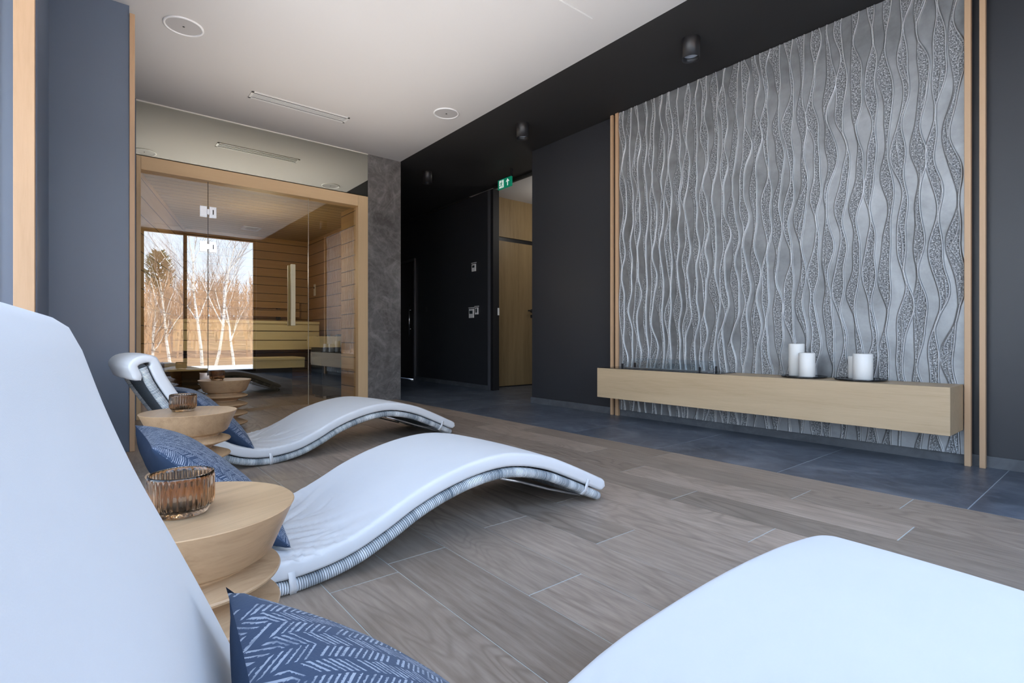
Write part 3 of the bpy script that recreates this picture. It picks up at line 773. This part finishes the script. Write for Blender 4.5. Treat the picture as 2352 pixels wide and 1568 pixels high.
    # tie straps
    for si in (int(n_ * .385), int(n_ * .945)):
        for sg in (-1, 1):
            p, nn, tt = C[si], N[si], T[si]
            mb = MB(); P = []
            y_ = sg * (W / 2)
            loop = [(y_ - sg * .022, .055), (y_ + sg * .003, .045), (y_ + sg * .0035, .0), (y_ - sg * .012, -.0215), (y_ - sg * .04, -.0215)]
            for (yy, hh_) in loop:
                for w_ in (-.009, .009): P.append(p + nn * hh_ + tt * (w_ + (.010 * (.05 - hh_) / .07 if si < n_ * .5 else 0)) + Vector((0, yy, 0)))
            mb.grid(P, 2, 5); o = mb.build('tie_strap', CUSH, cu)
            so = o.modifiers.new('s', 'SOLIDIFY'); so.thickness = .0015
    return e
lounger(STD, (.785, 3.384), 6.2, 'white wave lounger beside the sauna front, its backrest visible against the glass', seed=1)
lounger(STD, (.447, 1.765), .9, 'middle white wave lounger with a fully visible curved foot end and wicker rail', seed=6)
lounger(NEAR, (.349, .291), -8, 'nearest white wave lounger, its backrest and foot hump cut by the frame', wrinkle=.6, seed=9)

# ------------------------------------------------------------------ pillows
def pillow(O, rz, s, w, z, tilt, half, lab, T=.075, yaw=0, roll=0, hv=None):
    hv = hv or half
    n_ = 40; P = []; mb = MB()
    def pos(u, v, sg):
        # u across (w), v up the slope
        f = max(0, (1 - abs(u) ** 2.6)) ** .55 * max(0, (1 - abs(v) ** 2.6)) ** .55
        pin = 1 - .055 * (1 - abs(u) ** 2) * (abs(v) ** 3); pin2 = 1 - .055 * (1 - abs(v) ** 2) * (abs(u) ** 3)
        wr = .003 * noise.noise(Vector((u * 3, v * 3, sg * 5 + s)))
        return Vector((v * hv * pin, u * half * pin2, sg * T * f + wr * f))
    for sg, mi in ((1, 0), (-1, 1)):
        P = [pos(-1 + 2 * i / n_, -1 + 2 * j / n_, sg) for j in range(n_ + 1) for i in range(n_ + 1)]
        mb.grid(P, n_ + 1, n_ + 1, mi=mi, uvf=lambda i, j: (i / n_ * 2 * half, j / n_ * 2 * hv))
    o = mb.build('throw_pillow', [CHEV, NAVY])
    # local frame: X up the slope (towards head, up), Z front normal
    a = R(tilt)
    X = Vector((-math.cos(a), 0, math.sin(a))); Zn = Vector((math.sin(a), 0, math.cos(a))); Y = Zn.cross(X)
    M = Matrix((X, Y, Zn)).transposed()
    M = M @ Matrix.Rotation(R(yaw), 3, 'Z') @ Matrix.Rotation(R(roll), 3, 'X')
    M4 = Matrix.Translation((O[0], O[1], 0)) @ Matrix.Rotation(R(rz), 4, 'Z') @ Matrix.Translation((s, w, z)) @ M.to_4x4()
    o.matrix_world = M4
    bm = bmesh.new(); bm.from_mesh(o.data); bmesh.ops.remove_doubles(bm, verts=bm.verts, dist=.0001); bm.to_mesh(o.data); bm.free()
    tag(o, lab, 'pillow', 'navy throw pillows on the loungers')
    return o
pillow((.785, 3.384), 6.2, -.255, -.02, .262, 46, .242, 'navy patterned throw pillow on the lounger beside the sauna glass')
pillow((.447, 1.765), .9, -.162, .0, .272, 45, .232, 'navy herringbone throw pillow on the middle lounger, behind the nearest ribbed glass')
pillow((.349, .291), -8, -.118, -.045, .318, 45, .232, 'navy herringbone throw pillow in the foreground on the nearest lounger', T=.07)

# ------------------------------------------------------------------ tables and glasses
prof = [(.070, 0.0), (.150, .004), (.155, .010)]
# zigzag turned base
z = .012; pitch = .0655
prof = [(.02, 0), (.095, 0), (.166, .038), (.168, .042), (.166, .046)]
zz = .046
prof += [(.092, .078), (.092, .082), (.166, .114), (.168, .118), (.166, .122), (.092, .154), (.092, .158), (.166, .190), (.168, .194), (.166, .198)]
prof += [(.094, .232), (.094, .236), (.164, .262), (.167, .266), (.1665, .272)]
prof2 = [(.02, 0), (.085, 0), (.161, .034), (.163, .0385), (.161, .042), (.088, .072), (.088, .077), (.161, .106), (.163, .1105), (.161, .114), (.088, .144), (.088, .149), (.161, .180), (.163, .1845), (.161, .188), (.088, .216), (.088, .221), (.161, .2475), (.163, .252), (.161, .2555), (.128, .268), (.118, .272), (.118, .281)]
topp = [(.118, .2812), (.137, .2835), (.150, .292), (.186, .3745), (.1885, .3785), (.1865, .380), (.001, .380)]
def table(x, y, rz, lab):
    e = empty('turned_side_table', (x, y, 0), rz, lab, 'side table', 'turned oak side tables between the loungers')
    MB().lathe(prof2, 96).build('base', OAKT, e)
    MB().lathe(topp, 128).build('tabletop', OAKT, e)
    for c in e.children:
        c.data.set_sharp_from_angle(angle=R(35)) if hasattr(c.data, 'set_sharp_from_angle') else None
table(.149, 1.157, R(20), 'turned oak side table nearest the camera, between the white backrest and middle lounger')
table(.359, 2.709, R(75), 'turned oak side table between the middle lounger and the far lounger')
table(.86, 4.658, R(140), 'turned oak side table farthest away, in front of the sauna door')
def tumbler(x, y, lab):
    e = empty('ribbed_glass_candle_holder', (x, y, .3804), 0, lab, 'candle holder', 'ribbed amber glass candle holders on the side tables')
    r = .0525; hgt = .074; nr = 34
    outer = [(.001, .0), (.040, .0), (.043, .003), (.0435, .006), (.049, .014), (.052, .020), (r, .026), (r, .045), (r, .064), (r + .0005, .070), (r, hgt), (r - .002, hgt + .001), (r - .004, hgt)]
    inner = [(r - .0045, .066), (r - .0048, .045), (r - .005, .026), (.044, .015), (.036, .011), (.001, .010)]
    pr = outer + inner
    def rmod(a, j):
        if 4 <= j <= 8: return .0013 * math.cos(nr * a)
        return 0
    MB().lathe(pr, nr * 8, rmod=rmod, cap=False).build('glass_body', AMBER, e)
    MB().lathe([(.019, .0112), (.0195, .012), (.0195, .024), (.018, .0245), (.001, .0235)], 32).build('tealight', WAX, e)
tumbler(.137, 1.128, 'ribbed amber glass candle holder nearest the camera')
tumbler(.338, 2.735, 'ribbed amber glass candle holder on the second table back')
tumbler(.80, 4.63, 'ribbed amber glass candle holder farthest away, in front of the sauna glass')

# ------------------------------------------------------------------ outside (seen mirrored in the sauna glass)
LEAF = NT('leaf_litter'); o = LEAF.obj(); LEAF.bsdf(LEAF.ramp(LEAF.noise(o, 1.5, 6, .7), [(.3, (.20, .12, .07)), (.7, (.42, .27, .17))]), .95, spec=.1); LEAF = LEAF.m
struct(MB().box(-14, 18, -5.0, -.8, -.3, -.02).box(-14, -2.2, -.8, 9, -.3, -.02), 'terrace', m_paint('terrace_concrete', (.78, .80, .79), .8))
P = []; nx_, ny_ = 50, 40
for j in range(ny_):
    for i in range(nx_):
        x = -65 + 140 * i / (nx_ - 1); y = 12.0 - 90 * j / (ny_ - 1)
        z = -.35 + max(0, (-y - 9)) * .062 + .5 * noise.noise(Vector((x * .06, y * .06, 0))) * max(0, min(1, (-y - 3) / 10))
        P.append((x, y, z))
struct(MB().grid(P, nx_, ny_), 'hills', LEAF)
def hz(x, y): return -.35 + max(0, (-y - 9)) * .062 + .5 * noise.noise(Vector((x * .06, y * .06, 0))) * max(0, min(1, (-y - 3) / 10))
def seg(mb, a, b, ra, rb, n=4):
    a = Vector(a); b = Vector(b); t_ = (b - a).normalized(); u = t_.cross(Vector((.3, .9, .2))).normalized(); w = t_.cross(u)
    vs = [a + (u * math.cos(2 * PI * i / n) + w * math.sin(2 * PI * i / n)) * ra for i in range(n)] + [b + (u * math.cos(2 * PI * i / n) + w * math.sin(2 * PI * i / n)) * rb for i in range(n)]
    mb.add(vs, [(i, (i + 1) % n, (i + 1) % n + n, i + n) for i in range(n)])
BARKF = NT('bare_branches'); o = BARKF.obj(); BARKF.bsdf(BARKF.ramp(BARKF.noise(o, .35, 3, .6), [(.3, (.30, .19, .12)), (.55, (.50, .33, .21)), (.75, (.42, .34, .28))]), .9, spec=.1); BARKF = BARKF.m
fr = random.Random(21); mb = MB()
for _ in range(900):
    y = -fr.uniform(14, 62); x = fr.uniform(-12, 34) * (.45 + (-y) / 60)
    z0 = hz(x, y) - .1; hgt = fr.uniform(2.6, 4.4) * (.7 + (-y) / 90)
    top = Vector((x + fr.uniform(-.4, .4), y, z0 + hgt)); sc_ = -y / 40
    seg(mb, (x, y, z0), top, .05 * sc_ + .02, .012 * sc_, 3)
    for q in range(15):
        tq = fr.uniform(.2, .98); p = Vector((x, y, z0)).lerp(top, tq); a_ = fr.uniform(0, 6.28); l_ = fr.uniform(.5, 1.3) * (1.15 - tq) + .35
        d_ = Vector((math.cos(a_) * .5, math.sin(a_) * .4, fr.uniform(.6, 1.1))) * l_
        seg(mb, p, p + d_, .018 * sc_ + .006, .006 * sc_, 3)
        p2_ = p + d_ * .5; a_ = fr.uniform(0, 6.28); seg(mb, p2_, p2_ + Vector((math.cos(a_) * .35, math.sin(a_) * .35, .5)) * l_ * .8, .012 * sc_ + .004, .004 * sc_, 3)
o = mb.build('bare_forest', BARKF); tag(o, 'brown leafless woodland on the slope, mirrored in the sauna glass', 'woodland', kind='stuff')
BIRCH = NT('birch_bark'); o = BIRCH.obj(); s_ = BIRCH.noise(BIRCH.map(o, (3, 3, 14)), 2, 4, .6); BIRCH.bsdf(BIRCH.ramp(s_, [(.36, (.20, .18, .16)), (.46, (.82, .78, .72))]), .7, spec=.2); BIRCH = BIRCH.m
TWIG = plain('birch_twigs', (.26, .19, .15), .9)
def birch(x, y, hgt, sd, lean, lab):
    r_ = random.Random(sd)
    e = empty('birch_tree', (x, y, hz(x, y) - .1), 0, lab, 'tree', 'birches mirrored in the sauna glass')
    tk = MB(); tw = MB()
    def rec(p, d_, l_, rad, lv):
        steps = 5; q = Vector(p)
        for k_ in range(steps):
            d2 = (d_ + Vector((r_.uniform(-.12, .12), r_.uniform(-.12, .12), r_.uniform(0, .10)))).normalized()
            q2 = q + d2 * l_ / steps; r1 = rad * (1 - .15 * k_); r2 = rad * (1 - .15 * (k_ + 1))
            seg(tk if rad > .0075 else tw, q, q2, r1, r2, 5)
            if lv < 4 and (k_ > 0 or lv > 0):
                for _ in range(2 if lv < 3 else 1):
                    a_ = r_.uniform(0, 6.28)
                    rec(q2, (d2 + Vector((math.cos(a_), math.sin(a_), .15)) * r_.uniform(.4, .7)).normalized(), l_ * r_.uniform(.38, .58), r2 * .5, lv + 1)
            q = q2; d_ = d2
    rec((0, 0, 0), Vector((lean, 0, 1)).normalized(), hgt, .05, 0)
    tk.build('trunk', BIRCH, e); tw.build('twigs', TWIG, e)['kind'] = 'stuff'
birch(2.75, -6.9, 4.3, 1, .02, 'tallest white birch mirrored left of the sauna door hinges')
birch(2.98, -6.7, 4.0, 2, .10, 'white birch mirrored directly behind the door hinge line')
birch(2.0, -7.0, 3.0, 3, -.10, 'white birch mirrored near the window mullion, leaning left')
birch(3.62, -7.0, 2.7, 4, .04, 'small white birch mirrored right of the hinges')
birch(1.5, -7.2, 2.0, 5, -.05, 'smallest white birch mirrored low at the left glass edge')
# far pine
e = empty('pine_tree', (5.2, -46, hz(5.2, -46)), 0, 'dark green pine above the woodland, mirrored at the left glass edge', 'tree')
mb = MB(); pr_ = random.Random(4)
for _ in range(600):
    zq = pr_.uniform(3.0, 6.6); rq = 1.15 * (1 - abs((zq - 4.6) / 2.4) ** 1.5) * pr_.uniform(.2, 1); a_ = pr_.uniform(0, 6.28)
    p = Vector((rq * math.cos(a_), rq * math.sin(a_), zq)); seg(mb, p, p + Vector((math.cos(a_) * .35, math.sin(a_) * .35, pr_.uniform(.1, .4))), .06, .03, 3)
mb.build('foliage', plain('pine_needles', (.06, .085, .04), .9), e)['kind'] = 'stuff'
mb = MB(); seg(mb, (0, 0, -.2), (0, 0, 5.6), .16, .05, 8); mb.build('trunk', TWIG, e)

# ------------------------------------------------------------------ light
w = D.worlds.new('sky'); S.world = w; w.use_nodes = True; nt = w.node_tree; nt.nodes.clear()
ou = nt.nodes.new('ShaderNodeOutputWorld'); bg = nt.nodes.new('ShaderNodeBackground'); tc = nt.nodes.new('ShaderNodeTexCoord')
sp_ = nt.nodes.new('ShaderNodeSeparateXYZ'); cr = nt.nodes.new('ShaderNodeValToRGB')
nt.links.new(tc.outputs['Generated'], sp_.inputs[0]); nt.links.new(sp_.outputs[2], cr.inputs[0]); nt.links.new(cr.outputs[0], bg.inputs[0]); nt.links.new(bg.outputs[0], ou.inputs[0])
cr.color_ramp.elements[0].position = 0; cr.color_ramp.elements[0].color = (.84, .91, 1.0, 1)
cr.color_ramp.elements[1].position = .6; cr.color_ramp.elements[1].color = (.42, .60, .95, 1)
e_ = cr.color_ramp.elements.new(.2); e_.color = (.68, .82, 1.0, 1)
bg.inputs[1].default_value = 5.6
def light(name, ty, loc, rot, energy, color=(1, 1, 1), **k):
    l = D.lights.new(name, ty); l.energy = energy; l.color = color
    for a_, b_ in k.items(): setattr(l, a_, b_)
    o = D.objects.new(name, l); COL.objects.link(o); o.location = loc; o.rotation_euler = rot; return o
light('sun', 'SUN', (0, 0, 10), (R(-34), R(10), 0), 24.0, (1, .93, .82), angle=R(.5))
for (xa, xb) in ((.80, 2.76), (-1.9, .55)):
    p_ = light('sky_portal', 'AREA', ((xa + xb) / 2, YB - .02, 1.36), (R(90), 0, 0), 1, shape='RECTANGLE', size=xb - xa, size_y=2.72)
    p_.data.cycles.is_portal = True
p_ = light('sky_portal', 'AREA', (-1.99, 1.22, 1.36), (0, R(-90), 0), 1, shape='RECTANGLE', size=2.66, size_y=3.05); p_.data.cycles.is_portal = True
light('sauna_lamp', 'POINT', (1.55, 6.45, 1.55), (0, 0, 0), 13, (1, .92, .76), shadow_soft_size=.2)
light('added_ceiling_fill', 'AREA', (1.5, 3.2, 2.0), (R(180), 0, 0), 20, (1, .93, .87), shape='RECTANGLE', size=2.2, size_y=3.6)  # added fill lamp hanging in mid-room, brightens the ceiling; no fitting there
light('side_room_lamp', 'POINT', (5.2, 5.0, 2.4), (0, 0, 0), 9, (1, .95, .88), shadow_soft_size=.15)

S.view_settings.view_transform = 'Standard'; S.view_settings.look = 'None'; S.view_settings.exposure = .1; S.view_settings.gamma = 1
S.cycles.use_denoising = True
try: S.cycles.denoiser = 'OPENIMAGEDENOISE'
except Exception: pass
S.cycles.use_adaptive_sampling = True; S.cycles.adaptive_threshold = .07
S.cycles.max_bounces = 9; S.cycles.diffuse_bounces = 4; S.cycles.glossy_bounces = 4; S.cycles.transmission_bounces = 8; S.cycles.transparent_max_bounces = 12
S.cycles.caustics_reflective = False; S.cycles.caustics_refractive = False
S.cycles.sample_clamp_indirect = 8
